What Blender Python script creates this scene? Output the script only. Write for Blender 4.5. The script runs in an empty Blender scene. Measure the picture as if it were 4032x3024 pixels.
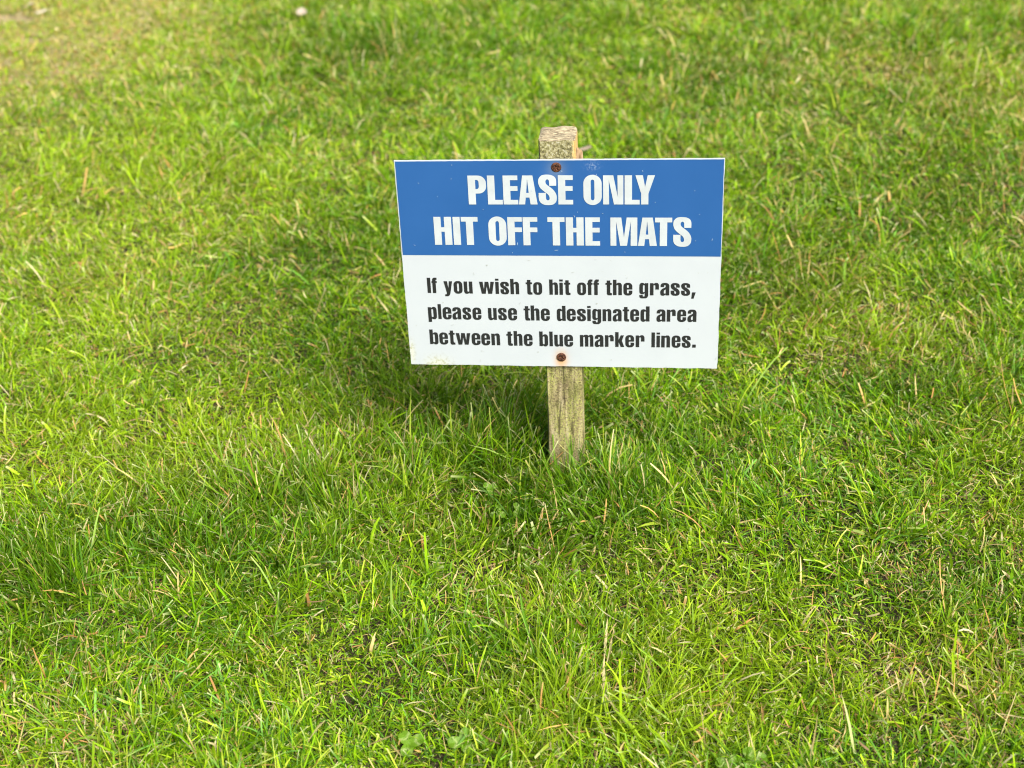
import bpy, bmesh, math, random
import numpy as np
from mathutils import Matrix, Vector, noise as mnoise

random.seed(7)
rng = np.random.default_rng(11)
SC = bpy.context.scene
COL = SC.collection

# ------------------------------------------------------------------ camera, sky, sun, exposure
cam_d = bpy.data.cameras.new('camera')
cam = bpy.data.objects.new('camera', cam_d)
COL.objects.link(cam)
M3 = Matrix(((0.99515304, -0.01197014, 0.09760708),
             (0.09010827, 0.50849089, -0.85633960),
             (-0.03938181, 0.86098417, 0.50710486)))
CAM = Vector((0.12797, -1.74604, 1.19008))
cam.matrix_world = Matrix.Translation(CAM) @ M3.to_4x4()
cam_d.sensor_fit = 'HORIZONTAL'
cam_d.sensor_width = 36.0
cam_d.lens = 5800 / 4032 * 36.0
cam_d.clip_start = 0.05
cam_d.clip_end = 2000
cam_d.dof.use_dof = True
cam_d.dof.focus_distance = 1.88
cam_d.dof.aperture_fstop = 4.8
SC.camera = cam

SUN_DIR = Vector((0.72, -0.76, 1.02)).normalized()      # from the lawn towards the sun
SUN_ELEV = math.asin(SUN_DIR.z)
SUN_AZ = math.atan2(SUN_DIR.x, SUN_DIR.y)
world = bpy.data.worlds.new('World')
SC.world = world
world.use_nodes = True
wn = world.node_tree
wn.nodes.clear()
wo = wn.nodes.new('ShaderNodeOutputWorld')
wb = wn.nodes.new('ShaderNodeBackground')
ws = wn.nodes.new('ShaderNodeTexSky')
ws.sky_type = 'NISHITA'
ws.sun_disc = False
ws.sun_elevation = SUN_ELEV
ws.sun_rotation = SUN_AZ
ws.air_density = 1.0
ws.dust_density = 4.0
ws.ozone_density = 1.0
wb.inputs['Strength'].default_value = 0.10
wn.links.new(ws.outputs[0], wb.inputs['Color'])
wn.links.new(wb.outputs[0], wo.inputs['Surface'])

sun_d = bpy.data.lights.new('sun', 'SUN')
sun_d.energy = 4.8
sun_d.angle = math.radians(40)
sun_d.color = (1.0, 0.965, 0.90)
sun = bpy.data.objects.new('sun', sun_d)
sun.rotation_euler = SUN_DIR.to_track_quat('Z', 'Y').to_euler()
sun.location = (3, -4, 6)
COL.objects.link(sun)

SC.view_settings.view_transform = 'Standard'
SC.view_settings.look = 'None'
SC.view_settings.gamma = 1.0
SC.view_settings.exposure = 0.55
SC.render.engine = 'CYCLES'
SC.cycles.filter_width = 1.1
SC.cycles.max_bounces = 8
SC.cycles.diffuse_bounces = 4
SC.cycles.transmission_bounces = 6

# ------------------------------------------------------------------ helpers
def link_mesh(name, me, mat=None, parent=None):
    o = bpy.data.objects.new(name, me)
    COL.objects.link(o)
    if mat is not None:
        me.materials.append(mat)
    if parent is not None:
        o.parent = parent
    return o

def from_bm(name, bm, mat=None, parent=None, smooth=False):
    me = bpy.data.meshes.new(name)
    bm.normal_update()
    if smooth:
        for f in bm.faces:
            f.smooth = True
    bm.to_mesh(me)
    bm.free()
    return link_mesh(name, me, mat, parent)

def thing(name, label, cat, loc=(0, 0, 0), rot=(0, 0, 0), group=None):
    o = bpy.data.objects.new(name, None)
    COL.objects.link(o)
    o.empty_display_size = 0.02
    o.location = loc
    o.rotation_euler = rot
    o['label'] = label
    o['category'] = cat
    if group:
        o['group'] = group
    return o

class NT:
    """small helper round a material node tree"""
    def __init__(self, name):
        self.m = bpy.data.materials.new(name)
        self.m.use_nodes = True
        self.t = self.m.node_tree
        self.t.nodes.clear()
        self.out = self.n('ShaderNodeOutputMaterial')
    def n(self, kind, **kw):
        nd = self.t.nodes.new(kind)
        for k, v in kw.items():
            setattr(nd, k, v)
        return nd
    def l(self, a, b):
        self.t.links.new(a, b)
    def set(self, sock, v):
        if isinstance(v, bpy.types.NodeSocket):
            self.l(v, sock)
        else:
            sock.default_value = v
    def math(self, op, a, b=0.0, clamp=False):
        nd = self.n('ShaderNodeMath', operation=op, use_clamp=clamp)
        self.set(nd.inputs[0], a)
        self.set(nd.inputs[1], b)
        return nd.outputs[0]
    def ramp(self, fac, stops, interp='LINEAR'):
        nd = self.n('ShaderNodeValToRGB')
        cr = nd.color_ramp
        cr.interpolation = interp
        while len(cr.elements) < len(stops):
            cr.elements.new(0.5)
        for e, (p, c) in zip(cr.elements, stops):
            e.position = p
            e.color = (c, c, c, 1) if isinstance(c, (int, float)) else (*c, 1)
        self.l(fac, nd.inputs[0])
        return nd.outputs[0]
    def mix(self, fac, a, b, mode='MIX'):
        nd = self.n('ShaderNodeMix', data_type='RGBA', blend_type=mode)
        self.set(nd.inputs[0], fac)
        self.set(nd.inputs[6], a if not isinstance(a, tuple) else (*a, 1))
        self.set(nd.inputs[7], b if not isinstance(b, tuple) else (*b, 1))
        return nd.outputs[2]
    def pos(self, scale=(1, 1, 1)):
        tc = self.n('ShaderNodeTexCoord')
        mp = self.n('ShaderNodeMapping')
        mp.inputs['Scale'].default_value = scale
        self.l(tc.outputs['Object'], mp.inputs['Vector'])
        return mp.outputs[0]
    def noise(self, vec, scale, detail=3.0, rough=0.55, dist=0.0):
        nd = self.n('ShaderNodeTexNoise')
        nd.inputs['Scale'].default_value = scale
        nd.inputs['Detail'].default_value = detail
        nd.inputs['Roughness'].default_value = rough
        nd.inputs['Distortion'].default_value = dist
        self.l(vec, nd.inputs['Vector'])
        return nd.outputs['Fac']
    def bsdf(self, color, rough=0.6, spec=0.4, bump=None, bump_d=0.001, bump_s=0.5):
        b = self.n('ShaderNodeBsdfPrincipled')
        self.set(b.inputs['Base Color'], color if not isinstance(color, tuple) else (*color, 1))
        self.set(b.inputs['Roughness'], rough)
        b.inputs['Specular IOR Level'].default_value = spec
        if bump is not None:
            bp = self.n('ShaderNodeBump')
            bp.inputs['Strength'].default_value = bump_s
            bp.inputs['Distance'].default_value = bump_d
            self.l(bump, bp.inputs['Height'])
            self.l(bp.outputs[0], b.inputs['Normal'])
        return b
    def done(self, shader):
        self.l(shader.outputs[0], self.out.inputs['Surface'])
        return self.m

# 2-D value noise for laying out the lawn
class VN:
    def __init__(self, seed, n=256):
        self.g = np.random.default_rng(seed).random((n, n))
        self.n = n
    def __call__(self, x, y, size, octaves=3):
        tot = np.zeros_like(x); amp = 1.0; norm = 0.0
        for o in range(octaves):
            u = x / size * 2 ** o + 37.3 * o + 100; v = y / size * 2 ** o + 11.7 * o + 100
            iu = np.floor(u).astype(int); iv = np.floor(v).astype(int)
            fu = u - iu; fv = v - iv
            fu = fu * fu * (3 - 2 * fu); fv = fv * fv * (3 - 2 * fv)
            n = self.n
            a = self.g[iu % n, iv % n]; b = self.g[(iu + 1) % n, iv % n]
            c = self.g[iu % n, (iv + 1) % n]; d = self.g[(iu + 1) % n, (iv + 1) % n]
            tot += amp * ((a * (1 - fu) + b * fu) * (1 - fv) + (c * (1 - fu) + d * fu) * fv)
            norm += amp; amp *= 0.5
        return tot / norm
vn_h, vn_l, vn_d, vn_f, vn_c, vn_b = (VN(s) for s in (1, 2, 3, 4, 5, 6))

def gauss(x, y, cx, cy, rx, ry=None):
    ry = ry or rx
    return np.exp(-(((x - cx) / rx) ** 2 + ((y - cy) / ry) ** 2))

def ground_z(x, y):
    x = np.asarray(x, float); y = np.asarray(y, float)
    r = np.sqrt(x * x + y * y)
    fade = np.clip(r / 0.25, 0, 1)
    z = (vn_h(x, y, 0.35, 3) - 0.5) * 0.030 * fade + (vn_h(x + 9, y - 4, 0.06, 2) - 0.5) * 0.006
    return z

# bare spots, dry patches and lush tufts of this lawn (metres from the post foot)
BARE = [(0.102, -0.151, .018), (0.439, -0.456, .020), (0.363, -0.212, .015), (-0.208, -0.529, .013), (0.143, -0.337, .018),
        (-0.16, -0.46, .013), (-0.255, -0.505, .012), (0.40, -0.33, .010), (-0.33, 0.02, .012), (0.56, -0.10, .012),
        (-1.60, 2.10, .05), (-1.75, 2.30, .06), (-1.48, 1.75, .035), (-1.62, 1.55, .035), (-1.35, 2.30, .035)]
TUFT = [(0.0, -0.035, .09, .60), (-0.09, 0.05, .12, .75), (-0.17, 0.03, .09, .45), (0.06, -0.06, .07, .55), (-0.05, -0.12, .07, .45),
        (-0.67, -0.28, .11, .75), (-.52, -.24, .20, .35), (-.30, -.16, .16, .30), (-0.36, -0.09, .10, .5), (-0.55, -0.18, .08, .4), (-0.03, 0.18, .15, .35), (0.14, 0.12, .12, .2), (0.05, -0.45, .10, .25),
        (0.22, -0.38, .06, .3), (0.36, -0.46, .06, .25), (-0.45, -0.50, .08, .3), (0.62, 0.35, .15, .3), (-0.62, 2.1, .3, .3)]
DRY = [(-1.72, 2.15, .58, .85, 1.6), (-1.50, 1.50, .30, .50, .75), (-1.07, 0.75, .35, .30, .35), (0.42, -0.41, .10, .08, .55), (0.45, -0.20, .10, .07, .35), (-0.18, -0.5, .12, .06, .3),
       (0.55, 0.45, .25, .2, .35), (0.75, 1.5, .5, .3, .4), (-0.40, 0.03, .12, .07, .3), (0.95, 0.7, .2, .2, .3)]
def f_bare(x, y):
    v = np.zeros_like(x)
    for cx, cy, r in BARE:
        v = np.maximum(v, gauss(x, y, cx, cy, r))
    return np.clip(v * (.6 + .8 * vn_b(x, y, .03, 2)), 0, 1)
def f_tuft(x, y):
    v = np.zeros_like(x)
    for cx, cy, r, a in TUFT:
        v = np.maximum(v, a * gauss(x, y, cx, cy, r))
    return v
LIGHT = [(-.79, .43, .30, .25), (-.76, .10, .22, .14), (-.54, .18, .16, .12), (.23, -.33, .14, .10), (.38, -.37, .16, .10), (.08, -.49, .16, .07), (-1.07, .98, .40, .35), (-.26, -.42, .10, .08), (.43, .45, .22, .18), (-1.65, 2.1, .6, .7)]
DEEP = [(-.42, -.20, .26, .16), (.02, -.14, .14, .12), (-.30, .32, .14, .20), (.22, .62, .35, .25), (-.58, 1.86, .40, .40), (-.50, .68, .14, .22), (.37, 1.65, .45, .40), (.69, 1.04, .30, .25), (-.605, -.29, .14, .12), (-.16, .17, .17, .14), (.49, .29, .20, .12), (-.43, -.12, .14, .10), (.17, .10, .12, .10), (-.06, 1.85, .40, .30), (.55, -.22, .10, .09)]  # deeper green spots; those left of the board also paint in its shadow
def f_list(x, y, spots):
    v = np.zeros_like(x)
    for cx, cy, rx, ry in spots:
        v = np.maximum(v, gauss(x, y, cx, cy, rx, ry))
    return v
def f_dry(x, y):
    v = np.zeros_like(x)
    for cx, cy, rx, ry, a in DRY:
        v = np.maximum(v, a * gauss(x, y, cx, cy, rx, ry))
    return np.clip(v + (vn_d(x, y, 0.30, 3) - 0.52) * 0.9, 0, 1)

# ------------------------------------------------------------------ the ground: one sheet to the horizon
def make_ground():
    near = np.concatenate([np.arange(-3.2, 4.2, 0.025)])
    far = np.array([4.4, 4.8, 5.5, 6.5, 8, 10, 14, 20, 30, 50, 90, 160, 300, 600.])
    xs = np.concatenate([-far[::-1], near[(near > -4.3) & (near < 4.3)], far])
    ys = xs.copy()
    X, Y = np.meshgrid(xs, ys, indexing='ij')
    Z = ground_z(X.ravel(), Y.ravel()).reshape(X.shape)
    Z = Z - 0.010 * f_bare(X.ravel(), Y.ravel()).reshape(X.shape)
    R = np.sqrt(X * X + Y * Y)
    Z = np.where(R > 8, 0, Z)
    n = len(xs)
    me = bpy.data.meshes.new('ground')
    co = np.stack([X, Y, Z], -1).reshape(-1, 3)
    i, j = np.meshgrid(np.arange(n - 1), np.arange(n - 1), indexing='ij')
    q = np.stack([i * n + j, (i + 1) * n + j, (i + 1) * n + j + 1, i * n + j + 1], -1).reshape(-1, 4)
    build_quads(me, co, q)
    m = NT('soil_and_turf')
    v = m.pos()
    n1 = m.noise(v, 55, 6, .65)
    n2 = m.noise(v, 320, 3, .6)
    soil = m.ramp(n1, [(.30, (.012, .010, .005)), (.55, (.034, .029, .014)), (.72, (.070, .058, .030))])
    fib = m.ramp(n2, [(.52, 0.0), (.62, 1.0)])
    soil = m.mix(fib, soil, (.13, .10, .05))
    # further off, where no single blade can be told apart, the sheet itself is turf-coloured
    geo = m.n('ShaderNodeNewGeometry')
    ln = m.n('ShaderNodeVectorMath', operation='LENGTH')
    m.l(geo.outputs['Position'], ln.inputs[0])
    fac = m.math('DIVIDE', m.math('SUBTRACT', ln.outputs['Value'], 5.0), 3.0, True)
    n3 = m.noise(v, 4, 5, .6)
    turf = m.ramp(n3, [(.3, (.055, .11, .016)), (.7, (.10, .17, .025))])
    c = m.mix(fac, soil, turf)
    dv = m.n('ShaderNodeVectorMath', operation='DISTANCE')
    m.l(geo.outputs['Position'], dv.inputs[0])
    dv.inputs[1].default_value = (-1.75, 2.15, 0)
    worn = m.math('MULTIPLY', m.math('SUBTRACT', 1.05, dv.outputs['Value']), 1.8, True)
    c = m.mix(worn, c, m.ramp(n1, [(.3, (.24, .185, .10)), (.7, (.46, .375, .21))]))
    b = m.bsdf(c, .9, .2, n1, .006, 1.0)
    o = link_mesh('ground', me, m.done(b))
    o['kind'] = 'structure'
    return o

def build_quads(me, co, q, smooth=True):
    nv, nq = len(co), len(q)
    me.vertices.add(nv)
    me.vertices.foreach_set('co', np.ascontiguousarray(co, np.float32).ravel())
    me.loops.add(nq * 4)
    me.loops.foreach_set('vertex_index', np.ascontiguousarray(q, np.int32).ravel())
    me.polygons.add(nq)
    me.polygons.foreach_set('loop_start', np.arange(0, nq * 4, 4, dtype=np.int32))
    if smooth:
        me.polygons.foreach_set('use_smooth', np.ones(nq, bool))
    me.update(calc_edges=True)

make_ground()

# ------------------------------------------------------------------ the notice sign
BT = 0.003                     # board thickness
TL, TR, BR, BL = (-.2100, .4858), (.2102, .4876), (.2097, .1842), (-.2100, .1859)
SCREWS = [(-.0020, .4763), (-.0017, .1994)]
def bend(x, z):
    """how far the thin board is pulled back (y) by its two screws and by its own slight bow"""
    d = 0.0010 * math.exp(-(((x - SCREWS[0][0]) / .022) ** 2 + ((z - SCREWS[0][1]) / .016) ** 2))
    d += 0.0006 * math.exp(-(((x - SCREWS[1][0]) / .022) ** 2 + ((z - SCREWS[1][1]) / .016) ** 2))
    return d
def board_pt(u, v):
    """u, v in 0..1 from the lower left corner of the board face"""
    x = (1 - v) * ((1 - u) * BL[0] + u * BR[0]) + v * ((1 - u) * TL[0] + u * TR[0])
    z = (1 - v) * ((1 - u) * BL[1] + u * BR[1]) + v * ((1 - u) * TL[1] + u * TR[1])
    return x, z

sign = thing('notice_sign', 'small blue and white notice board screwed to a mossy wooden post in the grass', 'sign')

# --- materials of the sign
def mat_white():
    m = NT('weathered_white_board')
    v = m.pos()
    sep = m.n('ShaderNodeSeparateXYZ')
    tc = m.n('ShaderNodeTexCoord')
    m.l(tc.outputs['Object'], sep.inputs[0])
    x, z = sep.outputs[0], sep.outputs[2]
    base = m.ramp(m.noise(v, 14, 4, .6), [(.3, (.490, .533, .570)), (.7, (.520, .563, .600))])
    # rust that has run from the lower screw
    dx = m.math('MULTIPLY', m.math('SUBTRACT', x, SCREWS[1][0]), 1.0)
    dz = m.math('SUBTRACT', z, SCREWS[1][1] - .004)
    r2 = m.math('ADD', m.math('POWER', m.math('DIVIDE', dx, .0080), 2), m.math('POWER', m.math('DIVIDE', dz, .0125), 2))
    halo = m.math('MULTIPLY', m.math('POWER', 2.718, m.math('MULTIPLY', r2, -1.0)), m.math('ADD', m.noise(v, 160, 3), .55))
    c = m.mix(m.math('MINIMUM', halo, .85), base, (.62, .34, .13))
    # faint vertical grime and specks
    sp = m.ramp(m.noise(v, 190, 2, .5), [(.70, 0.0), (.76, 1.0)])
    c = m.mix(m.math('MULTIPLY', sp, .35), c, (.42, .43, .40))
    # algae creeping in at the lower left corner and along the edges
    ex = m.math('SUBTRACT', x, -.172); ez = m.math('SUBTRACT', z, .187)
    e2 = m.math('ADD', m.math('POWER', m.math('DIVIDE', ex, .016), 2), m.math('POWER', m.math('DIVIDE', ez, .011), 2))
    g1 = m.math('POWER', 2.718, m.math('MULTIPLY', e2, -1.0))
    fx = m.math('SUBTRACT', x, -.207); fz = m.math('SUBTRACT', z, .205)
    h2 = m.math('ADD', m.math('POWER', m.math('DIVIDE', fx, .004), 2), m.math('POWER', m.math('DIVIDE', fz, .016), 2))
    g1 = m.math('MAXIMUM', g1, m.math('POWER', 2.718, m.math('MULTIPLY', h2, -1.0)))
    al = m.ramp(m.noise(v, 210, 4, .6), [(.50, 0.0), (.60, 1.0)])
    c = m.mix(m.math('MULTIPLY', m.math('MULTIPLY', g1, al), .9), c, (.22, .23, .09))
    c = m.mix(m.math('MULTIPLY', g1, .35), c, (.70, .68, .40))
    b = m.bsdf(c, .32, .4, m.noise(v, 60, 2), .0003, .25)
    return m.done(b)
def mat_blue():
    m = NT('printed_blue')
    v = m.pos()
    c = m.ramp(m.noise(v, 9, 5, .6), [(.3, (.021, .098, .300)), (.7, (.026, .110, .328))])
    sep = m.n('ShaderNodeSeparateXYZ')
    tc = m.n('ShaderNodeTexCoord')
    m.l(tc.outputs['Object'], sep.inputs[0])
    x, z = sep.outputs[0], sep.outputs[2]
    # grey film of dirt round the upper screw and a scuffed patch right of it
    def blob(cx, cz, rx, rz):
        r2 = m.math('ADD', m.math('POWER', m.math('DIVIDE', m.math('SUBTRACT', x, cx), rx), 2),
                    m.math('POWER', m.math('DIVIDE', m.math('SUBTRACT', z, cz), rz), 2))
        return m.math('POWER', 2.718, m.math('MULTIPLY', r2, -1.0))
    c = m.mix(m.math('MULTIPLY', blob(-.002, .474, .011, .012), .45), c, (.20, .26, .30))
    sc = m.ramp(m.noise(v, 330, 3), [(.48, 0.0), (.6, 1.0)])
    c = m.mix(m.math('MULTIPLY', m.math('MULTIPLY', blob(.044, .478, .008, .005), sc), .4), c, (.42, .50, .62))
    b = m.bsdf(c, .30, .45, m.noise(v, 60, 2), .0003, .25)
    return m.done(b)
def mat_plain(name, c, rough=.4, spec=.4):
    m = NT(name)
    v = m.pos()
    cc = m.ramp(m.noise(v, 40, 4, .6), [(.3, tuple(k * .92 for k in c)), (.7, tuple(min(1, k * 1.08) for k in c))])
    return m.done(m.bsdf(cc, rough, spec))
MW, MB = mat_white(), mat_blue()
MLW = mat_plain('white_lettering', (.50, .545, .57), .35)
MLK = mat_plain('black_lettering', (.022, .023, .025), .35)

# --- board: a thin plate with slightly chipped edges
def make_board():
    nx, nz = 84, 60
    bm = bmesh.new()
    fr = [[None] * (nz + 1) for _ in range(nx + 1)]
    bk = [[None] * (nz + 1) for _ in range(nx + 1)]
    for i in range(nx + 1):
        for j in range(nz + 1):
            x, z = board_pt(i / nx, j / nz)
            jag = 0.0
            edge = (i in (0, nx)) or (j in (0, nz))
            if edge:
                n1 = mnoise.noise(Vector((x * 160, z * 160, 3)))
                n2 = mnoise.noise(Vector((x * 45, z * 45, 9)))
                jag = .00045 * n1 + .0010 * max(0, n2)
                if i == 0: x += jag
                if i == nx: x -= jag
                if j == 0: z += jag
                if j == nz: z -= jag
            y = bend(x, z)
            fr[i][j] = bm.verts.new((x, y, z))
            bk[i][j] = bm.verts.new((x, y + BT, z))
    for i in range(nx):
        for j in range(nz):
            bm.faces.new((fr[i][j], fr[i + 1][j], fr[i + 1][j + 1], fr[i][j + 1]))
            bm.faces.new((bk[i][j], bk[i][j + 1], bk[i + 1][j + 1], bk[i + 1][j]))
    for i in range(nx):
        bm.faces.new((fr[i][0], bk[i][0], bk[i + 1][0], fr[i + 1][0]))
        bm.faces.new((fr[i][nz], fr[i + 1][nz], bk[i + 1][nz], bk[i][nz]))
    for j in range(nz):
        bm.faces.new((fr[0][j], fr[0][j + 1], bk[0][j + 1], bk[0][j]))
        bm.faces.new((fr[nx][j], bk[nx][j], bk[nx][j + 1], fr[nx][j + 1]))
    o = from_bm('board', bm, MW, sign)
    return o
board = make_board()

def make_band():
    nx, nz = 84, 27
    zt = lambda x: .4850 + (x + .21) / .42 * .0018
    zb = lambda x: .3529 - (x + .21) / .42 * .0007
    bm = bmesh.new()
    g = []
    for i in range(nx + 1):
        x = -.2087 + (.2087 + .2090) * i / nx
        row = []
        for j in range(nz + 1):
            z = zb(x) + (zt(x) - zb(x)) * j / nz
            if j == nz: z += .00025 * mnoise.noise(Vector((x * 120, 0, 5))) - .0004 * math.exp(-(x / .02) ** 2)
            xx = x
            if i in (0, nx): xx += .00025 * mnoise.noise(Vector((x, 0, z * 120)))
            row.append(bm.verts.new((xx, bend(xx, z) - .00025, z)))
        g.append(row)
    for i in range(nx):
        for j in range(nz):
            bm.faces.new((g[i][j], g[i + 1][j], g[i + 1][j + 1], g[i][j + 1]))
    return from_bm('blue_band', bm, MB, board)
band = make_band()
def add_marks(o, marks, mat):
    """printed-surface wear goes into the surface's own mesh, in a second material"""
    tmp = bpy.data.meshes.new('marks')
    for f in marks.faces:
        f.material_index = 1
    marks.to_mesh(tmp)
    marks.free()
    bm = bmesh.new()
    bm.from_mesh(o.data)
    bm.from_mesh(tmp)
    bm.to_mesh(o.data)
    bm.free()
    bpy.data.meshes.remove(tmp)
    o.data.materials.append(mat)

# --- lettering: heavy condensed grotesque, every glyph an outline with its holes (100 units = cap height)
def poly(spec):
    """corner list -> points; (x,y) is sharp, (x,y,d) is rounded, (x,y,din,dout) rounded unevenly"""
    n = len(spec); out = []
    for k in range(n):
        c = spec[k]
        p = Vector(c[:2])
        if len(c) == 2:
            out.append(p); continue
        a = Vector(spec[k - 1][:2]); b = Vector(spec[(k + 1) % n][:2])
        di = c[2]; do = c[3] if len(c) > 3 else c[2]
        la, lb = (a - p).length, (b - p).length
        di = min(di, la * .999); do = min(do, lb * .999)
        s = p + (a - p).normalized() * di; e = p + (b - p).normalized() * do
        c1 = s + (p - s) * .56; c2 = e + (p - e) * .56
        for t in (0, .12, .25, .38, .5, .62, .75, .88, 1):
            u = 1 - t
            out.append(s * u ** 3 + c1 * 3 * u * u * t + c2 * 3 * u * t * t + e * t ** 3)
    return out
def spline(runs):
    """closed outline of smooth runs (Catmull-Rom) that meet at sharp corners"""
    out = []
    for r in runs:
        P = [Vector(p) for p in r]
        if len(P) == 1:
            out.append(P[0]); continue
        for i in range(len(P) - 1):
            p0 = P[i - 1] if i else P[i] * 2 - P[i + 1]
            p1, p2 = P[i], P[i + 1]
            p3 = P[i + 2] if i + 2 < len(P) else P[i + 1] * 2 - P[i]
            for t in (0, .2, .4, .6, .8):
                out.append(.5 * ((2 * p1) + (p2 - p0) * t + (2 * p0 - 5 * p1 + 4 * p2 - p3) * t * t + (3 * p1 - p0 - 3 * p2 + p3) * t ** 3))
        out.append(P[-1])
    return out
S_RUNS = [[(63, 64.5), (38.5, 64.5)], [(38.5, 64.5), (38, 79), (36.3, 84), (32, 86.2), (27.5, 84), (25.6, 79), (27, 72.5), (31.5, 67), (42, 59.5), (52.5, 50.5), (59.5, 41), (63.4, 31), (64, 22), (61.5, 10), (53, 1.2), (42, -2), (31, -2.2), (18, -.5), (7, 6), (1.8, 15), (.5, 25), (.5, 40)],
          [(.5, 40), (26, 40)], [(26, 40), (26.3, 22), (28, 16.5), (32.5, 14.2), (37, 16), (38.8, 21), (37.5, 28), (33, 35), (24, 42), (13.5, 50.5), (5.5, 59), (1, 70), (0, 79), (2.5, 90), (11, 99), (22, 102), (33, 102.2), (46, 100.5), (57, 95), (62, 87), (63.3, 78), (63, 64.5)]]
def scale_runs(runs, sx, sy):
    return [[(x * sx, y * sy) for x, y in r] for r in runs]
def fr(x0, y0, x1, y1, dx, dy):
    return [(x0, y0, dy, dx), (x1, y0, dx, dy), (x1, y1, dy, dx), (x0, y1, dx, dy)]
GL = {}      # glyph -> (width, [outlines])
def G(ch, w, *outs):
    GL[ch] = (w, [o if isinstance(o[0], Vector) else poly(o) for o in outs])
G('P', 63, [(0, 0), (25.5, 0), (25.5, 38), (63, 38, 27, 25), (63, 100, 26, 28), (0, 100)], [(25.8, 53.5), (37.8, 53.5, 8, 9), (37.8, 85, 9, 8), (25.8, 85)])
G('L', 52, [(0, 0), (52, 0), (52, 16), (25.5, 16), (25.5, 100), (0, 100)])
G('E', 52, [(0, 0), (52, 0), (52, 16), (25.5, 16), (25.5, 47), (51, 47), (51, 63.5), (25.5, 63.5), (25.5, 84), (52, 84), (52, 100), (0, 100)])
G('F', 52, [(0, 0), (25.5, 0), (25.5, 47), (51, 47), (51, 63.5), (25.5, 63.5), (25.5, 84), (52, 84), (52, 100), (0, 100)])
G('A', 65, [(0, 0), (21.5, 0), (24.5, 24), (37.5, 24), (40.5, 0), (65, 0), (50, 100), (14.5, 100)], [(26.8, 40), (35.2, 40), (31.3, 86), (30.7, 86)])
G('S', 64, spline(S_RUNS))
G('O', 63.5, fr(0, -2, 63.5, 102, 31.7, 30), fr(25.5, 14.5, 38, 85.5, 6.2, 7))
G('N', 71, [(0, 0), (21, 0), (20.2, 84), (38, 0), (71, 0), (71, 100), (50.5, 100), (51, 27), (36, 100), (0, 100)])
G('Y', 68.5, [(20.5, 0), (46, 0), (46, 37), (68.5, 100), (43, 100), (34, 60), (26, 100), (0, 100), (20.5, 37)])
G('H', 64, [(0, 0), (26, 0), (26, 47), (38, 47), (38, 0), (64, 0), (64, 100), (38, 100), (38, 63), (26, 63), (26, 100), (0, 100)])
G('I', 24, [(0, 0), (24, 0), (24, 100), (0, 100)])
G('T', 60, [(17.3, 0), (43, 0), (43, 83.5), (60, 83.5), (60, 100), (0, 100), (0, 83.5), (17.3, 83.5)])
G('M', 95, [(0, 0), (21, 0), (20.3, 86), (34.5, 0), (58.5, 0), (72, 86), (71.5, 0), (95, 0), (95, 100), (57.5, 100), (47.8, 30), (38.5, 100), (0, 100)])
xh = 79
G('n', 58, [(0, 0), (23, 0), (23, 66, 4), (35, 66, 4), (35, 0), (58, 0), (58, 81, 20, 16), (27, 81, 9), (22.5, 72), (22, 79), (0, 79)])
G('h', 58, [(0, 0), (23, 0), (23, 66, 4), (35, 66, 4), (35, 0), (58, 0), (58, 81, 20, 16), (27, 81, 9), (23, 73), (23, 100), (0, 100)])
G('m', 92, [(0, 0), (23, 0), (23, 66, 4), (34.5, 66, 4), (34.5, 0), (57.5, 0), (57.5, 66, 4), (69, 66, 4), (69, 0), (92, 0), (92, 81, 18, 14), (64, 81, 7), (57, 73), (52, 81, 6), (28, 81, 8), (22.5, 72), (22, 79), (0, 79)])
G('r', 58, [(0, 0), (23, 0), (23, 66, 4), (35, 66, 4), (35, 38), (58, 38), (58, 81, 18, 14), (29, 81, 9), (22.5, 71), (22, 79), (0, 79)])
G('u', 58, [(0, 79), (23, 79), (23, 13, 4), (35, 13, 4), (35, 79), (58, 79), (58, 0), (36, 0), (35.5, 7), (31, -2, 9), (0, -2, 16, 20)])
G('o', 58, fr(0, -2, 58, 81, 25, 24), fr(23, 13, 35, 66, 6, 6))
G('e', 58, [(58, 37), (23, 37), (23, 12, 6), (35, 12, 6), (35, 30), (58, 30), (58, -2, 20, 25), (0, -2, 25, 24), (0, 81, 24, 25), (58, 81, 25, 24)], [(23, 48), (35, 48), (35, 67, 6), (23, 67, 6)])
G('a', 58, [(1.5, 54), (24, 54), (24, 66.5, 5), (35, 66.5, 5), (35, 53, 6, 8), (0, 38, 20, 16), (0, -2, 16, 13), (28, -2, 9), (35, 7), (36, 0), (58, 0), (58, 81, 21, 22), (1.5, 81, 22, 18)], [(23, 12, 5), (35, 12, 4), (35, 39), (23, 32, 5)])
G('s', 58, spline(scale_runs(S_RUNS, 58 / 64, .79)))
G('t', 43, [(0, 67), (9, 67), (9, -2, 14), (43, -1), (43, 13), (32, 14, 5), (32, 67), (42, 67), (42, 79), (32, 79), (32, 95), (9, 95), (9, 79), (0, 79)])
G('f', 36, [(5, 0), (28, 0), (28, 67), (36, 67), (36, 79), (28, 79), (28, 87, 4), (36, 87.5), (36, 101), (5, 102, 17), (5, 79), (0, 79), (0, 67), (5, 67)])
G('i', 23, [(0, 0), (23, 0), (23, 79), (0, 79)], [(0, 87), (23, 87), (23, 100), (0, 100)])
G('l', 23, [(0, 0), (23, 0), (23, 100), (0, 100)])
G('g', 58, [(58, 79), (36, 79), (35.5, 73), (29, 81, 9), (0, 81, 16, 20), (0, 7, 18, 16), (29, 7, 7), (35, 15), (35, -8, 5), (23, -8, 4), (23, 2), (0, 2), (0, -20, 14, 17), (58, -20, 20, 22)], [(23, 20, 5), (35, 20, 5), (35, 66, 5), (23, 66, 5)])
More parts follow.
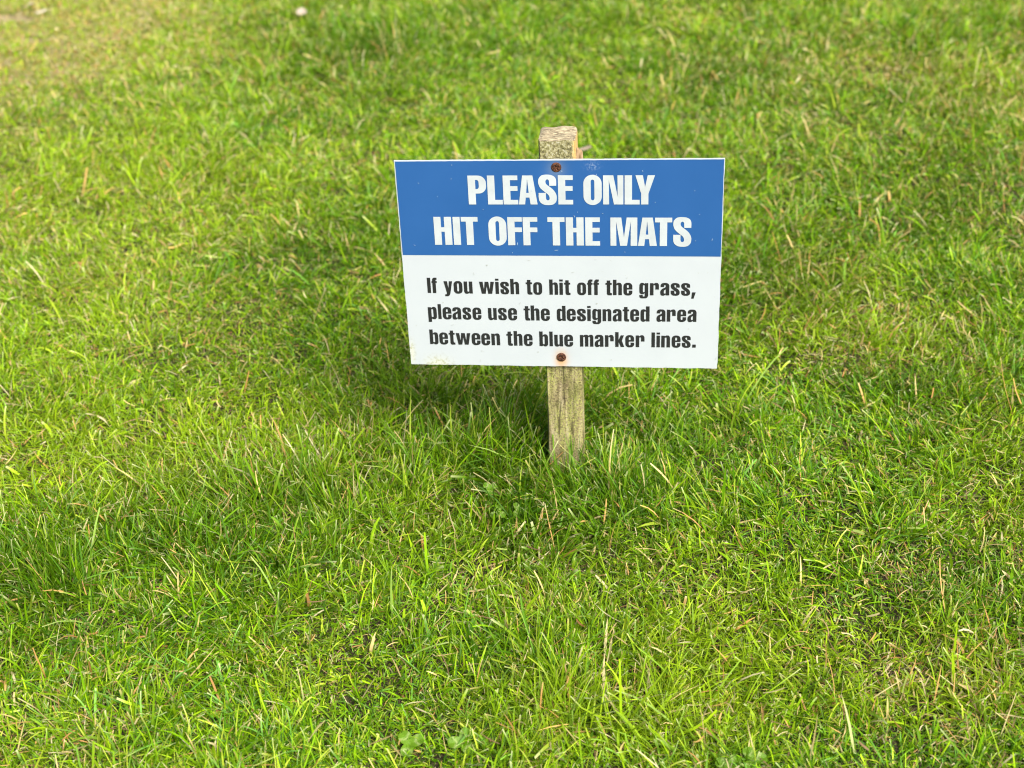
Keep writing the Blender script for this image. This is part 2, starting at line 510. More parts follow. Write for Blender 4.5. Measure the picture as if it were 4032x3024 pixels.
G('p', 58, [(0, -20), (23, -20), (23, 5), (30, -2, 8), (58, -2, 16, 20), (58, 81, 20, 16), (30, 81, 8), (22.5, 72), (22, 79), (0, 79)], [(23, 13, 5), (35, 13, 5), (35, 66, 5), (23, 66, 5)])
G('b', 58, [(0, 0), (22, 0), (23, 7), (30, -2, 8), (58, -2, 16, 20), (58, 81, 20, 16), (30, 81, 8), (23, 73), (23, 100), (0, 100)], [(23, 13, 5), (35, 13, 5), (35, 66, 5), (23, 66, 5)])
G('d', 58, [(58, 0), (36, 0), (35, 7), (28, -2, 8), (0, -2, 16, 20), (0, 81, 20, 16), (28, 81, 8), (35, 73), (35, 100), (58, 100)], [(23, 13, 5), (35, 13, 5), (35, 66, 5), (23, 66, 5)])
G('k', 60, [(0, 0), (23, 0), (23, 35), (37, 0), (60.5, 0), (45, 42), (58.5, 79), (37.5, 79), (23, 48), (23, 100), (0, 100)])
G('y', 58, [(0, 79), (23.5, 79), (30.5, 32), (36, 79), (58, 79), (40, -8, 12), (30, -20, 8), (6, -20), (6, -7), (17, -7, 5), (18, 2, 3)])
G('w', 93, [(0, 79), (22.5, 79), (28.5, 27), (35, 79), (58, 79), (65, 27), (71, 79), (93, 79), (79, 0), (54.5, 0), (46.5, 50), (38.5, 0), (14, 0)])
G(',', 30, [(0, -20), (16, -20), (30, 21), (5, 21)])
G('.', 23, [(0, 0), (23, 0), (23, 21), (0, 21)])

LINES = [
 ('heading_lettering', MLW, 40.05, lambda x: 425.72, [('P', -116.35, -92.79), ('L', -91.19, -72.04), ('E', -71.05, -52.03), ('A', -51.31, -27.12), ('S', -25.63, -2.2), ('E', -0.27, 18.75), ('O', 32.14, 55.52), ('N', 57.2, 83.0), ('L', 84.64, 103.76), ('Y', 98.3, 123.0)]),
 ('heading_lettering', MLW, 40.05, lambda x: 367.7 - (x * .0030), [('H', -164.23, -141.05), ('I', -139.0, -129.66), ('T', -128.25, -106.22), ('O', -92.54, -69.08), ('F', -67.47, -48.4), ('F', -47.33, -28.26), ('T', -15.19, 6.99), ('H', 8.61, 31.67), ('E', 33.68, 52.74), ('M', 66.25, 100.95), ('A', 101.89, 126.32), ('T', 123.6, 145.61), ('S', 147.01, 170.46)]),
 ('notice_lettering', MLK, 22.75, lambda x: 295.25 + 1.5 * max(0, (-x - 10) / 160), [('I', -179.0, -174.4), ('f', -172.91, -165.79), ('y', -156.76, -145.06), ('o', -143.39, -131.62), ('u', -129.69, -118.1), ('w', -108.97, -88.98), ('i', -87.32, -82.7), ('s', -80.7, -69.1), ('h', -67.2, -55.6), ('t', -46.52, -37.95), ('o', -36.62, -24.8), ('h', -15.26, -3.68), ('i', -1.77, 2.8), ('t', 4.46, 12.85), ('o', 21.8, 33.6), ('f', 35.17, 42.25), ('f', 43.46, 50.6), ('t', 59.29, 67.8), ('h', 69.25, 80.95), ('e', 82.99, 94.8), ('g', 104.04, 115.69), ('r', 118.01, 129.68), ('a', 131.55, 143.4), ('s', 145.19, 157.05), ('s', 158.86, 170.72), (',', 172.34, 178.07)]),
 ('notice_lettering', MLK, 22.75, lambda x: 256.0 + 1.3 * max(0, (-x - 10) / 160), [('p', -180.71, -168.86), ('l', -167.07, -162.6), ('e', -160.81, -148.8), ('a', -147.7, -135.7), ('s', -133.7, -122.0), ('e', -120.12, -108.15), ('u', -98.95, -87.3), ('s', -85.4, -73.7), ('e', -71.84, -59.8), ('t', -50.73, -42.2), ('h', -41.18, -29.49), ('e', -27.58, -15.67), ('d', -6.15, 5.65), ('e', 7.23, 19.2), ('s', 20.97, 32.85), ('i', 34.73, 39.34), ('g', 41.45, 53.2), ('n', 55.2, 66.84), ('a', 68.71, 80.54), ('t', 82.08, 90.66), ('e', 92.05, 103.87), ('d', 105.75, 117.75), ('a', 126.96, 138.85), ('r', 140.64, 152.4), ('e', 154.42, 166.26), ('a', 168.03, 179.9)]),
 ('notice_lettering', MLK, 22.75, lambda x: 216.6 + 1.7 * max(0, (-x - 10) / 160), [('b', -181.04, -169.31), ('e', -167.86, -155.9), ('t', -154.6, -146.2), ('w', -144.95, -124.93), ('e', -123.38, -111.4), ('e', -110.14, -98.2), ('n', -96.26, -84.57), ('t', -75.6, -67.2), ('h', -65.65, -53.94), ('e', -52.0, -40.1), ('b', -30.87, -19.09), ('l', -17.19, -12.6), ('u', -10.51, 1.2), ('e', 3.0, 14.85), ('m', 24.24, 42.38), ('a', 44.21, 55.99), ('r', 58.11, 69.85), ('k', 71.84, 83.89), ('e', 85.43, 97.3), ('r', 99.46, 111.26), ('l', 120.6, 125.2), ('i', 127.37, 131.95), ('n', 133.75, 145.5), ('e', 147.71, 159.51), ('s', 161.23, 173.1), ('.', 175.3, 180.0)]),
]
def make_line(name, mat, cap, base, letters, y_off):
    cu = bpy.data.curves.new('outline', 'CURVE')
    cu.dimensions = '2D'
    cu.fill_mode = 'FRONT'
    for ch, x0, x1 in letters:
        w, outs = GL[ch]
        sx = (x1 - x0) / w / 1000
        bz = base((x0 + x1) / 2)
        for pts in outs:
            sp = cu.splines.new('POLY')
            q = []
            for p in pts:
                v = Vector((x0 / 1000 + p.x * sx, (bz + p.y / 100 * cap) / 1000))
                if not q or (v - q[-1]).length > 2e-5:
                    q.append(v)
            sp.points.add(len(q) - 1)
            for k, v in enumerate(q):
                sp.points[k].co = (v.x, v.y, 0, 1)
            sp.use_cyclic_u = True
    tmp = bpy.data.objects.new('outline', cu)
    COL.objects.link(tmp)
    bpy.context.view_layer.update()
    me0 = tmp.evaluated_get(bpy.context.evaluated_depsgraph_get()).to_mesh()
    bm = bmesh.new()
    bm.from_mesh(me0)
    bpy.data.objects.remove(tmp)
    bpy.data.curves.remove(cu)
    for v in bm.verts:
        x, z = v.co.x, v.co.y
        v.co = (x, bend(x, z) + y_off, z)
    bm.normal_update()
    for f in bm.faces:
        if f.normal.y > 0:
            f.normal_flip()
    return from_bm(name, bm, mat, board)
for nm, mt, cap, base, letters in LINES:
    make_line(nm, mt, cap, base, letters, -.0006 if mt is MLW else -.0003)

# --- nicks and scratches
def make_scratches():
    bm = bmesh.new()
    k = 420 / 2062.0                       # photo crop pixels to millimetres along the board
    S = [(237, 422, 14, -50), (447, 396, 10, 70), (457, 312, 6, 0), (1147, 352, 8, 10), (1362, 372, 12, 80), (1650, 350, 12, -60), (640, 584, 6, 0),
         (1220, 626, 20, -68), (1400, 609, 12, -20), (850, 800, 26, 82), (2008, 615, 12, -30), (1987, 778, 9, 10), (2092, 770, 18, 75), (1730, 540, 6, 0),
         (180, 810, 16, -25), (815, 856, 9, -60), (690, 385, 5, 0), (352, 505, 6, 20), (1975, 470, 6, 40), (1100, 840, 30, 3), (1540, 850, 6, 10), (955, 470, 5, 0), (1240, 600, 5, 0)]
    for cx, cy, ln, an in S:
        t = (cx - 115) / 2015
        x = -.205 + t * .410
        z = .4858 - (cy - 288) / 590 * .1335
        a = math.radians(an); L = ln * k / 2000; w = .00035 if ln > 8 else .0006
        ux, uz = math.cos(a), math.sin(a)
        pts = [(-L, 0), (-L * .3, -w), (L * .5, -w * .8), (L, 0), (L * .3, w), (-L * .5, w * .8)]
        vs = []
        for p, q in pts:
            px, pz = x + p * ux - q * uz, z + p * uz + q * ux
            vs.append(bm.verts.new((px, bend(px, pz) - .0009, pz)))
        bm.faces.new(vs)
    add_marks(band, bm, mat_plain('bared_print', (.36, .47, .62), .5))
make_scratches()
def make_specks():
    """small dark flecks, scuffs on the white part and in the black letters"""
    bm = bmesh.new()
    S = [(390, 1154, 7, 0), (222, 1304, 14, 40), (930, 885, 22, -5), (1345, 880, 18, 0), (1205, 958, 22, 10), (584, 970, 24, -75), (668, 916, 10, 0), (636, 1470, 8, 0), (988, 1472, 9, 0),
         (1354, 1153, 10, 0), (1443, 1517, 8, 0), (1918, 1310, 6, 0), (625, 1535, 26, 85), (1780, 1560, 16, 85), (875, 1155, 18, 60), (1320, 1050, 8, 0), (1540, 992, 14, 80), (450, 1300, 20, 25), (2085, 1500, 20, 70)]
    k = 420 / 2000.0
    for cx, cy, ln, an in S:
        v = 1 - (cy - 290 + 0.0) / 1278
        u = (cx - (80 + (1 - v) * 108)) / (2062 - (1 - v) * 158)
        x, z = board_pt(u, v)
        a = math.radians(an); L = ln * k / 2000; w = .00025 if ln > 10 else L * .8
        vs = []
        for q in range(10):
            t = q / 10 * 2 * math.pi
            p, r = L * math.cos(t), w * math.sin(t) * random.uniform(.7, 1.2)
            px, pz = x + p * math.cos(a) - r * math.sin(a), z + p * math.sin(a) + r * math.cos(a)
            vs.append(bm.verts.new((px, bend(px, pz) - .0009, pz)))
        bm.faces.new(vs)
    add_marks(board, bm, mat_plain('grime', (.42, .44, .41), .7))
make_specks()

# --- two rusted cross-head screws
def mat_rust():
    m = NT('rusted_steel')
    v = m.pos()
    n1 = m.noise(v, 520, 5, .7)
    c = m.ramp(n1, [(.34, (.012, .006, .004)), (.48, (.055, .020, .011)), (.60, (.17, .065, .030)), (.72, (.36, .18, .10))])
    return m.done(m.bsdf(c, .75, .3, n1, .0008, 1.0))
MR = mat_rust()
def make_screw(x, z, turn):
    bm = bmesh.new()
    R = .0066; NR, NA = 16, 48
    y0 = bend(x, z)
    rings = []
    for i in range(NR + 1):
        r = R * i / NR
        ring = []
        for k in range(NA if i else 1):
            a = 2 * math.pi * k / NA
            px, pz = r * math.cos(a), r * math.sin(a)
            h = .0017 * math.sqrt(max(0, 1 - (r / (R * 1.02)) ** 2)) + .0003
            ca, sa = math.cos(turn), math.sin(turn)
            qx, qz = abs(px * ca + pz * sa), abs(-px * sa + pz * ca)
            if (qx < .0009 and qz < .0036) or (qz < .0009 and qx < .0036):
                h -= .0014
            h += .00025 * mnoise.noise(Vector((px * 900 + x * 50, pz * 900 + z * 31, 2)))
            ring.append(bm.verts.new((x + px, y0 - h, z + pz)))
        rings.append(ring)
    for k in range(NA):
        bm.faces.new((rings[0][0], rings[1][(k + 1) % NA], rings[1][k]))
    for i in range(1, NR):
        for k in range(NA):
            bm.faces.new((rings[i][k], rings[i][(k + 1) % NA], rings[i + 1][(k + 1) % NA], rings[i + 1][k]))
    low = [bm.verts.new((v.co.x, y0 + .02, v.co.z)) for v in rings[NR]]
    for k in range(NA):
        bm.faces.new((rings[NR][k], rings[NR][(k + 1) % NA], low[(k + 1) % NA], low[k]))
    bmesh.ops.recalc_face_normals(bm, faces=bm.faces)
    return from_bm('screw', bm, MR, sign, True)
s1 = make_screw(*SCREWS[0], .5)
s1['label'] = 'rusty screw at the top of the board, in the blue band'
s2 = make_screw(*SCREWS[1], 1.1)
s2['label'] = 'rusty screw at the bottom of the board with a brown rust stain'

# --- the post
def mat_post():
    m = NT('mossy_weathered_wood')
    tc = m.n('ShaderNodeTexCoord')
    sep = m.n('ShaderNodeSeparateXYZ')
    m.l(tc.outputs['Object'], sep.inputs[0])
    x, z = sep.outputs[0], sep.outputs[2]
    vg = m.pos((1, 1, .10))                       # stretched along the grain
    vg2 = m.pos((1, 1, .30))
    v = m.pos()
    wood = m.ramp(m.noise(vg, 170, 5, .65, .4), [(.28, (.085, .065, .035)), (.48, (.29, .235, .125)), (.68, (.54, .465, .29))])
    lich = m.ramp(m.noise(v, 420, 4, .6), [(.44, 0.0), (.54, 1.0)])
    patch = m.ramp(m.noise(vg2, 34, 4, .6), [(.36, 0.0), (.56, 1.0)])
    c = m.mix(m.math('MULTIPLY', lich, m.math('MULTIPLY', patch, .95)), wood, (.44, .45, .13))
    green = m.ramp(m.noise(vg2, 60, 3, .6), [(.45, 0.0), (.65, 1.0)])
    c = m.mix(m.math('MULTIPLY', green, .65), c, (.125, .140, .028))
    dark = m.ramp(m.noise(v, 340, 4, .7), [(.51, 0.0), (.63, 1.0)])
    c = m.mix(m.math('MULTIPLY', dark, .66), c, (.040, .036, .018))
    crack = m.ramp(m.noise(vg, 110, 2, .5, .2), [(.30, 1.0), (.36, 0.0)])
    c = m.mix(m.math('MULTIPLY', crack, .7), c, (.045, .035, .022))
    # the head above the board is greyer with black and white lichen
    hd = m.math('MULTIPLY', m.math('SUBTRACT', z, .44), 40.0, True)
    grey = m.ramp(m.noise(v, 330, 4, .65), [(.36, (.055, .050, .030)), (.48, (.24, .22, .10)), (.58, (.42, .39, .22)), (.70, (.62, .60, .50))])
    c = m.mix(m.math('MULTIPLY', hd, .8), c, grey)
    # freshly torn orange wood down the right arris near the head
    tx = m.math('MULTIPLY', m.math('SUBTRACT', m.math('ADD', x, m.math('MULTIPLY', m.math('SUBTRACT', m.noise(v, 120, 2), .5), .006)), .0185), 900.0, True)
    fresh = m.ramp(m.noise(vg, 260, 3), [(.3, (.52, .30, .10)), (.7, (.68, .46, .20))])
    c = m.mix(m.math('MULTIPLY', tx, m.math('MULTIPLY', m.math('SUBTRACT', z, .30), 12.0, True)), c, fresh)
    # sawn end grain on top
    geo = m.n('ShaderNodeNewGeometry')
    sn = m.n('ShaderNodeSeparateXYZ')
    m.l(geo.outputs['True Normal'], sn.inputs[0])
    up = m.math('MULTIPLY', m.math('SUBTRACT', sn.outputs[2], .45), 6.0, True)
    ve = m.pos((.16, 1, 1))
    en = m.noise(ve, 460, 5, .7, .5)
    end = m.ramp(en, [(.32, (.075, .060, .038)), (.45, (.27, .22, .14)), (.56, (.46, .39, .25)), (.70, (.60, .53, .35))])
    c = m.mix(up, c, end)
    h = m.math('ADD', m.math('MULTIPLY', m.noise(vg, 240, 5, .7), .8), m.math('MULTIPLY', lich, .35))
    return m.done(m.bsdf(c, .9, .15, h, .0010, .8))
MP = mat_post()
def make_post():
    """a sawn stake: ring of points up the shaft, worn arrises, an uneven sawn top"""
    bm = bmesh.new()
    def section(z):
        t = z / .51
        xl = -.0236 - .0008 * t; xr = .0266 - .0042 * t
        return xl, xr, .0052, .0552
    NZ, NS = 90, 14
    rings = []
    zs = [-.06 + (.5085 + .06) * i / NZ for i in range(NZ + 1)]
    ztop = .5085
    def top_z(x, y):
        return ztop + .0018 * mnoise.noise(Vector((x * 55, y * 220, 4))) + .0012 * mnoise.noise(Vector((x * 150, y * 400, 8))) + .0015 - .0000 - 2.2 * max(0, abs(x + .001) - .018) ** 1.35 * (1 if y > .03 else .15)
    def ring_pts(z):
        xl, xr, y0, y1 = section(z)
        r = .0018
        pts = []
        def side(a, b):
            for k in range(NS):
                s = k / NS
                pts.append((a[0] + (b[0] - a[0]) * s, a[1] + (b[1] - a[1]) * s))
        side((xl + r, y0), (xr - r, y0)); side((xr, y0 + r), (xr, y1 - r)); side((xr - r, y1), (xl + r, y1)); side((xl, y1 - r), (xl, y0 + r))
        return pts
    for zi, z in enumerate(zs):
        ring = []
        for (x, y) in ring_pts(z):
            n = mnoise.noise(Vector((x * 240, y * 240, z * 22))) * .0007 + mnoise.noise(Vector((x * 40, y * 40, z * 9))) * .0007
            cx, cy = .0012, .030
            dx, dy = x - cx, y - cy
            L = math.hypot(dx, dy)
            n -= .0012 * max(0, mnoise.noise(Vector((x * 300, y * 300, z * 7 + 3))) - .25) * 2
            x2, y2 = x + dx / L * n, y + dy / L * n
            y2 = max(y2, .0042)
            zz = z if zi < NZ else top_z(x2, y2)
            ring.append(bm.verts.new((x2, y2, zz)))
        rings.append(ring)
    N = len(rings[0])
    for a, b in zip(rings[:-1], rings[1:]):
        for k in range(N):
            bm.faces.new((a[k], a[(k + 1) % N], b[(k + 1) % N], b[k]))
    # sawn top: concentric rings shrinking to the middle
    prev = rings[-1]
    cx, cy = -.001, .0302
    for s in (.97, .9, .8, .7, .6, .5, .4, .3, .2, .1):
        cur = []
        for v0 in rings[-1]:
            x, y = cx + (v0.co.x - cx) * s, cy + (v0.co.y - cy) * s
            cur.append(bm.verts.new((x, y, top_z(x, y) + (.0006 if s < .95 else .0004))))
        for k in range(N):
            bm.faces.new((prev[k], prev[(k + 1) % N], cur[(k + 1) % N], cur[k]))
        prev = cur
    c = bm.verts.new((cx, cy, top_z(cx, cy)))
    for k in range(N):
        bm.faces.new((prev[k], prev[(k + 1) % N], c))
    bmesh.ops.recalc_face_normals(bm, faces=bm.faces)
    return from_bm('post', bm, MP, sign)
post = make_post()

def make_splinter():
    """a torn flake of wood standing off the right side of the post just above the board"""
    bm = bmesh.new()
    secs = []
    N = 9
    for i in range(N):
        t = i / (N - 1)
        cx = .0215 + .0085 * t + .001 * mnoise.noise(Vector((t * 4, 1, 1)))
        cy = .020 + .012 * t
        z0, z1 = .455 + .010 * t, .4975 - .012 * t + .003 * mnoise.noise(Vector((t * 9, 5, 1)))
        w = .0032 * (1 - .75 * t) + .0006
        sec = []
        for (dx, dz) in ((-w, 0), (w * .3, 0), (w * .6, .55), (w * .3, .9), (-w * .2, 1), (-w, .8)):
            sec.append(bm.verts.new((cx + dx, cy + .5 * dx, z0 + (z1 - z0) * dz)))
        secs.append(sec)
    for a, b in zip(secs[:-1], secs[1:]):
        for k in range(6):
            bm.faces.new((a[k], a[(k + 1) % 6], b[(k + 1) % 6], b[k]))
    bm.faces.new(secs[0]); bm.faces.new(secs[-1][::-1])
    bmesh.ops.recalc_face_normals(bm, faces=bm.faces)
    m = NT('torn_wood')
    vg = m.pos((1, 1, .2))
    n = m.noise(vg, 300, 4, .65)
    c = m.ramp(n, [(.35, (.13, .075, .04)), (.5, (.33, .22, .12)), (.68, (.50, .38, .24))])
    return from_bm('splinter', bm, m.done(m.bsdf(c, .9, .15, n, .001, .8)), post)
make_splinter()

# ------------------------------------------------------------------ the lawn
def mat_grass(name):
    m = NT(name)
    at = m.n('ShaderNodeAttribute', attribute_name='col')
    c = at.outputs['Color']
    b = m.bsdf(c, .5, .13)
    tr = m.n('ShaderNodeBsdfTranslucent')
    c2 = m.mix(1.0, c, (1.15, 1.10, .40), 'MULTIPLY')
    m.l(c2, tr.inputs['Color'])
    mx = m.n('ShaderNodeMixShader')
    mx.inputs[0].default_value = .24
    m.l(b.outputs[0], mx.inputs[1])
    m.l(tr.outputs[0], mx.inputs[2])
    return m.done(mx)
MG = mat_grass('grass_blade')

def half_width(y):
    """half the breadth of lawn the lens takes in at this distance, with its middle"""
    d = (y + .57) / (2.42 + .57)
    xl = -.60 + (-1.85 + .60) * d; xr = .53 + (1.11 - .53) * d
    return xl, xr

K = 4
def blades(name, x, y, L, W, az, th, curv, lat, twist, colb, colm, colt, blunt, zoff=None):
    """every blade a strip of K quads, bent, tapering, coloured from sheath to tip"""
    n = len(x)
    z = ground_z(x, y) - .002 + (0 if zoff is None else zoff)
    s = np.linspace(0, 1, K + 1)
    P = np.zeros((n, K + 1, 3)); P[:, 0] = np.stack([x, y, z], 1)
    D = np.zeros((n, K + 1, 3))
    for k in range(K + 1):
        t = th + curv * s[k] ** 1.3
        a = az + lat * s[k] ** 1.5
        D[:, k] = np.stack([np.sin(t) * np.cos(a), np.sin(t) * np.sin(a), np.cos(t)], 1)
        if k:
            P[:, k] = P[:, k - 1] + (D[:, k] + D[:, k - 1]) * .5 * (L / K)[:, None]
    gz = ground_z(P[:, -1, 0], P[:, -1, 1]) + .003
    low = np.maximum(gz[:, None] - P[:, :, 2], 0) * (s[None, :] > .3)
    P[:, :, 2] += np.minimum(low, .03)
    side = np.stack([-np.sin(az), np.cos(az), np.zeros(n)], 1)
    prof_sharp = np.array([.75, 1.0, .92, .66, .08])
    prof_blunt = np.array([.75, 1.0, .97, .90, .70])
    prof = np.where(blunt[:, None], prof_blunt[None], prof_sharp[None])
    co = np.zeros((n, K + 1, 2, 3), np.float32)
    for k in range(K + 1):
        tw = twist * (.35 + .65 * s[k])
        up = np.cross(D[:, k], side)
        sd = side * np.cos(tw)[:, None] + up * np.sin(tw)[:, None]
        h = (W * prof[:, k] * .5)[:, None]
        co[:, k, 0] = P[:, k] - sd * h
        co[:, k, 1] = P[:, k] + sd * h
    col = np.ones((n, K + 1, 2, 4), np.float32)
    wm = np.array([0, .75, 1, .95, .25]); wt = np.array([0, 0, 0, .05, .75]); wb_ = 1 - wm - wt
    for k in range(K + 1):
        c = colb * wb_[k] + colm * wm[k] + colt * wt[k]
        col[:, k, 0, :3] = c; col[:, k, 1, :3] = c
    base = (np.arange(n) * (2 * (K + 1)))[:, None]
    q = []
    for k in range(K):
        q.append(np.concatenate([base + 2 * k, base + 2 * k + 1, base + 2 * k + 3, base + 2 * k + 2], 1))
    q = np.stack(q, 1).reshape(-1, 4)
    me = bpy.data.meshes.new(name)
    build_quads(me, co.reshape(-1, 3), q)
    ca = me.color_attributes.new('col', 'FLOAT_COLOR', 'POINT')
    ca.data.foreach_set('color', col.reshape(-1))
    o = link_mesh(name, me, MG)
    o['kind'] = 'stuff'
    return o

GREENS = np.array([(.132, .292, .003), (.182, .348, .003), (.288, .455, .008), (.058, .165, .003), (.130, .310, .040), (.420, .520, .045)])
STRAW = np.array([(.62, .48, .20), (.58, .36, .12), (.52, .44, .22), (.45, .24, .08), (.66, .58, .34)])
PALE = np.array((.62, .62, .34))

def in_post(x, y):
    return (x > -.029) & (x < .031) & (y > -.002) & (y < .060)

def scatter(dens_near, dens_far, clumpy):
    """bases over the part of the lawn in view and a margin round it"""
    xs, ys = [], []
    for y0 in np.arange(-.85, 3.3, .05):
        xl, xr = half_width(y0)
        mgn = .12 + .06 * max(0, y0)
        xl -= mgn; xr += mgn
        t = min(max((y0 + .6) / 1.9, 0), 1)
        d = dens_near * (1 - t) + dens_far * t
        n = rng.poisson(d * .05 * (xr - xl))
        xs.append(rng.uniform(xl, xr, n)); ys.append(rng.uniform(y0, y0 + .05, n))
    return np.concatenate(xs), np.concatenate(ys)

def lawn():
    # tillers: centres from which small fans of blades spring
    cx, cy = scatter(13800, 8000, True)
    m = len(cx)
    bare = f_bare(cx, cy); dry = f_dry(cx, cy); tuft = f_tuft(cx, cy)
    cush = np.clip((vn_c(cx + 3, cy + 5, .075, 2) - .5) * 2.6 + .5, 0, 1)
    keep = rng.random(m) > np.clip(bare * .85 + dry * .10 + .22 * (1 - cush), 0, .90)
    cx, cy = cx[keep], cy[keep]; m = len(cx)
    nb = rng.integers(5, 13, m)
    idx = np.repeat(np.arange(m), nb)
    n = len(idx)
    rad = rng.uniform(.003, .012, m)[idx]
    off = rng.normal(0, 1, (n, 2)) * rad[:, None]
    x = cx[idx] + off[:, 0]; y = cy[idx] + off[:, 1]
    ok = ~in_post(x, y)
    idx, off, x, y = idx[ok], off[ok], x[ok], y[ok]; n = len(x)
    bare = f_bare(x, y); dry = f_dry(x, y); tuft = f_tuft(x, y)
    lush = np.clip(vn_l(x, y, .28, 3), 0, 1)
    flow = vn_f(x, y, .30, 2) * 4 * math.pi
    fan = np.arctan2(off[:, 1], off[:, 0])
    ctilt = rng.normal(0, .5, m)[idx]
    az = np.where(rng.random(n) < .45, fan + rng.normal(0, .5, n), flow + ctilt + rng.normal(0, 1.1, n))
    L = .0265 * np.exp(rng.normal(0, .33, n)) * (.62 + .75 * lush) * (1 - .45 * dry) * (1 + 1.6 * tuft)
    cush = np.clip((vn_c(x + 3, y + 5, .075, 2) - .5) * 2.6 + .5, 0, 1)
    L = L * (.74 + .50 * cush)
    L = np.where((np.abs(x) < .032) & (y > -.075) & (y < .0), L * .72, L)
    L *= np.exp(rng.normal(0, .15, m))[idx]
    far = 1 + .40 * np.clip((y - .5) / 1.5, 0, 1)
    L = np.clip(L * (1 + .5 * (far - 1)), .008, .11)
    short = rng.random(n) < .30
    L = np.where(short, L * rng.uniform(.35, .7, n), L)
    W = .00142 * np.exp(rng.normal(0, .26, n)) * np.exp(rng.normal(0, .22, m))[idx]
    W = np.where(rng.random(n) < .08, W * 1.7, W)
    W = np.clip(W * far, .0007, .0045)
    upright = np.clip(.35 + .9 * tuft + .4 * (lush - .5) - .3 * dry, .05, 1)
    th = np.abs(rng.normal(.90 - .45 * upright, .40, n)) + .05
    th = np.where(rng.random(n) < .20, rng.uniform(.9, 1.5, n), th)
    curv = rng.normal(.55, .45, n) * (1 - .35 * upright)
    lat = rng.normal(0, .35, n)
    twist = rng.normal(0, .9, n)
    # colours
    cpick = rng.choice(len(GREENS), m, p=[.26, .24, .15, .17, .11, .07])[idx]
    own = rng.choice(len(GREENS), n)
    c = np.where((rng.random(n) < .65)[:, None], GREENS[cpick], GREENS[own])
    yel = np.clip((vn_c(x, y, .22, 3) - .5) * 2.2 + dry * .8 + f_list(x, y, LIGHT), 0, 1)
    c = c * (1 - .45 * yel[:, None]) + np.array((.34, .46, .014)) * .45 * yel[:, None]
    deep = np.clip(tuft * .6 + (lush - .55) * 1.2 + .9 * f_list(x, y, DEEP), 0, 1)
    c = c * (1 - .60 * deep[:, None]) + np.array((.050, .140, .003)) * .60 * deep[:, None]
    c *= (np.exp(rng.normal(0, .17, n)) * np.exp(rng.normal(0, .14, m))[idx])[:, None]
    st = rng.random(n) < np.clip(.035 + .22 * dry + .04 * yel - .03 * tuft + .010 + .06 * np.clip((y - .3) / 1., 0, 1) * (x > .1), .01, .55)
    sc = STRAW[rng.choice(len(STRAW), n, p=[.34, .2, .22, .12, .12])] * np.exp(rng.normal(0, .2, n))[:, None]
    c = np.where(st[:, None], sc, c)
    cb = np.where(st[:, None], c * .9, c * .8 + np.array((.30, .30, .04)) * .10)
    blunt = rng.random(n) < .45
    pale = rng.random(n) < np.where(blunt, .55, .10)
    tipc = np.where((rng.random(n) < .35)[:, None], STRAW[0] * .95, PALE)
    ct = np.where(pale[:, None], tipc, c * 1.12)
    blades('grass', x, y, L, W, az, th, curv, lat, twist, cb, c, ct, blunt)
    print('blades', n)

def thatch():
    """dead straw and brown stems lying low among the blades, and clippings on top"""
    x, y = scatter(11000, 6500, False)
    n = len(x)
    dry = f_dry(x, y); tuft = f_tuft(x, y); bare = f_bare(x, y)
    keep = (rng.random(n) < np.clip(.26 + .8 * dry - .25 * tuft, .05, 1) * (1 - .55 * bare)) & ~in_post(x, y)
    x, y, dry = x[keep], y[keep], dry[keep]; n = len(x)
    L = np.clip(.018 * np.exp(rng.normal(0, .4, n)), .005, .05)
    W = np.clip(.0013 * np.exp(rng.normal(0, .35, n)), .0006, .0045)
    az = rng.uniform(0, 2 * math.pi, n)
    top = rng.random(n) < .16
    zoff = np.where(top, rng.uniform(.012, .030, n) * (1 - .4 * dry), rng.uniform(.002, .014, n))
    th = rng.normal(1.45, .22, n)
    c = STRAW[rng.choice(len(STRAW), n, p=[.28, .2, .22, .2, .1])]
    c = np.where((rng.random(n) < .22)[:, None], np.array((.24, .15, .08)), c)
    c = np.where((top & (rng.random(n) < .35))[:, None], np.array((.33, .42, .10)), c)
    c = c * .85 * np.exp(rng.normal(0, .25, n))[:, None]
    blades('dead_thatch', x, y, L, W, az, th, rng.normal(0, .4, n), rng.normal(0, .5, n), rng.normal(0, .8, n), c * .9, c, c * 1.05, rng.random(n) < .7, zoff)

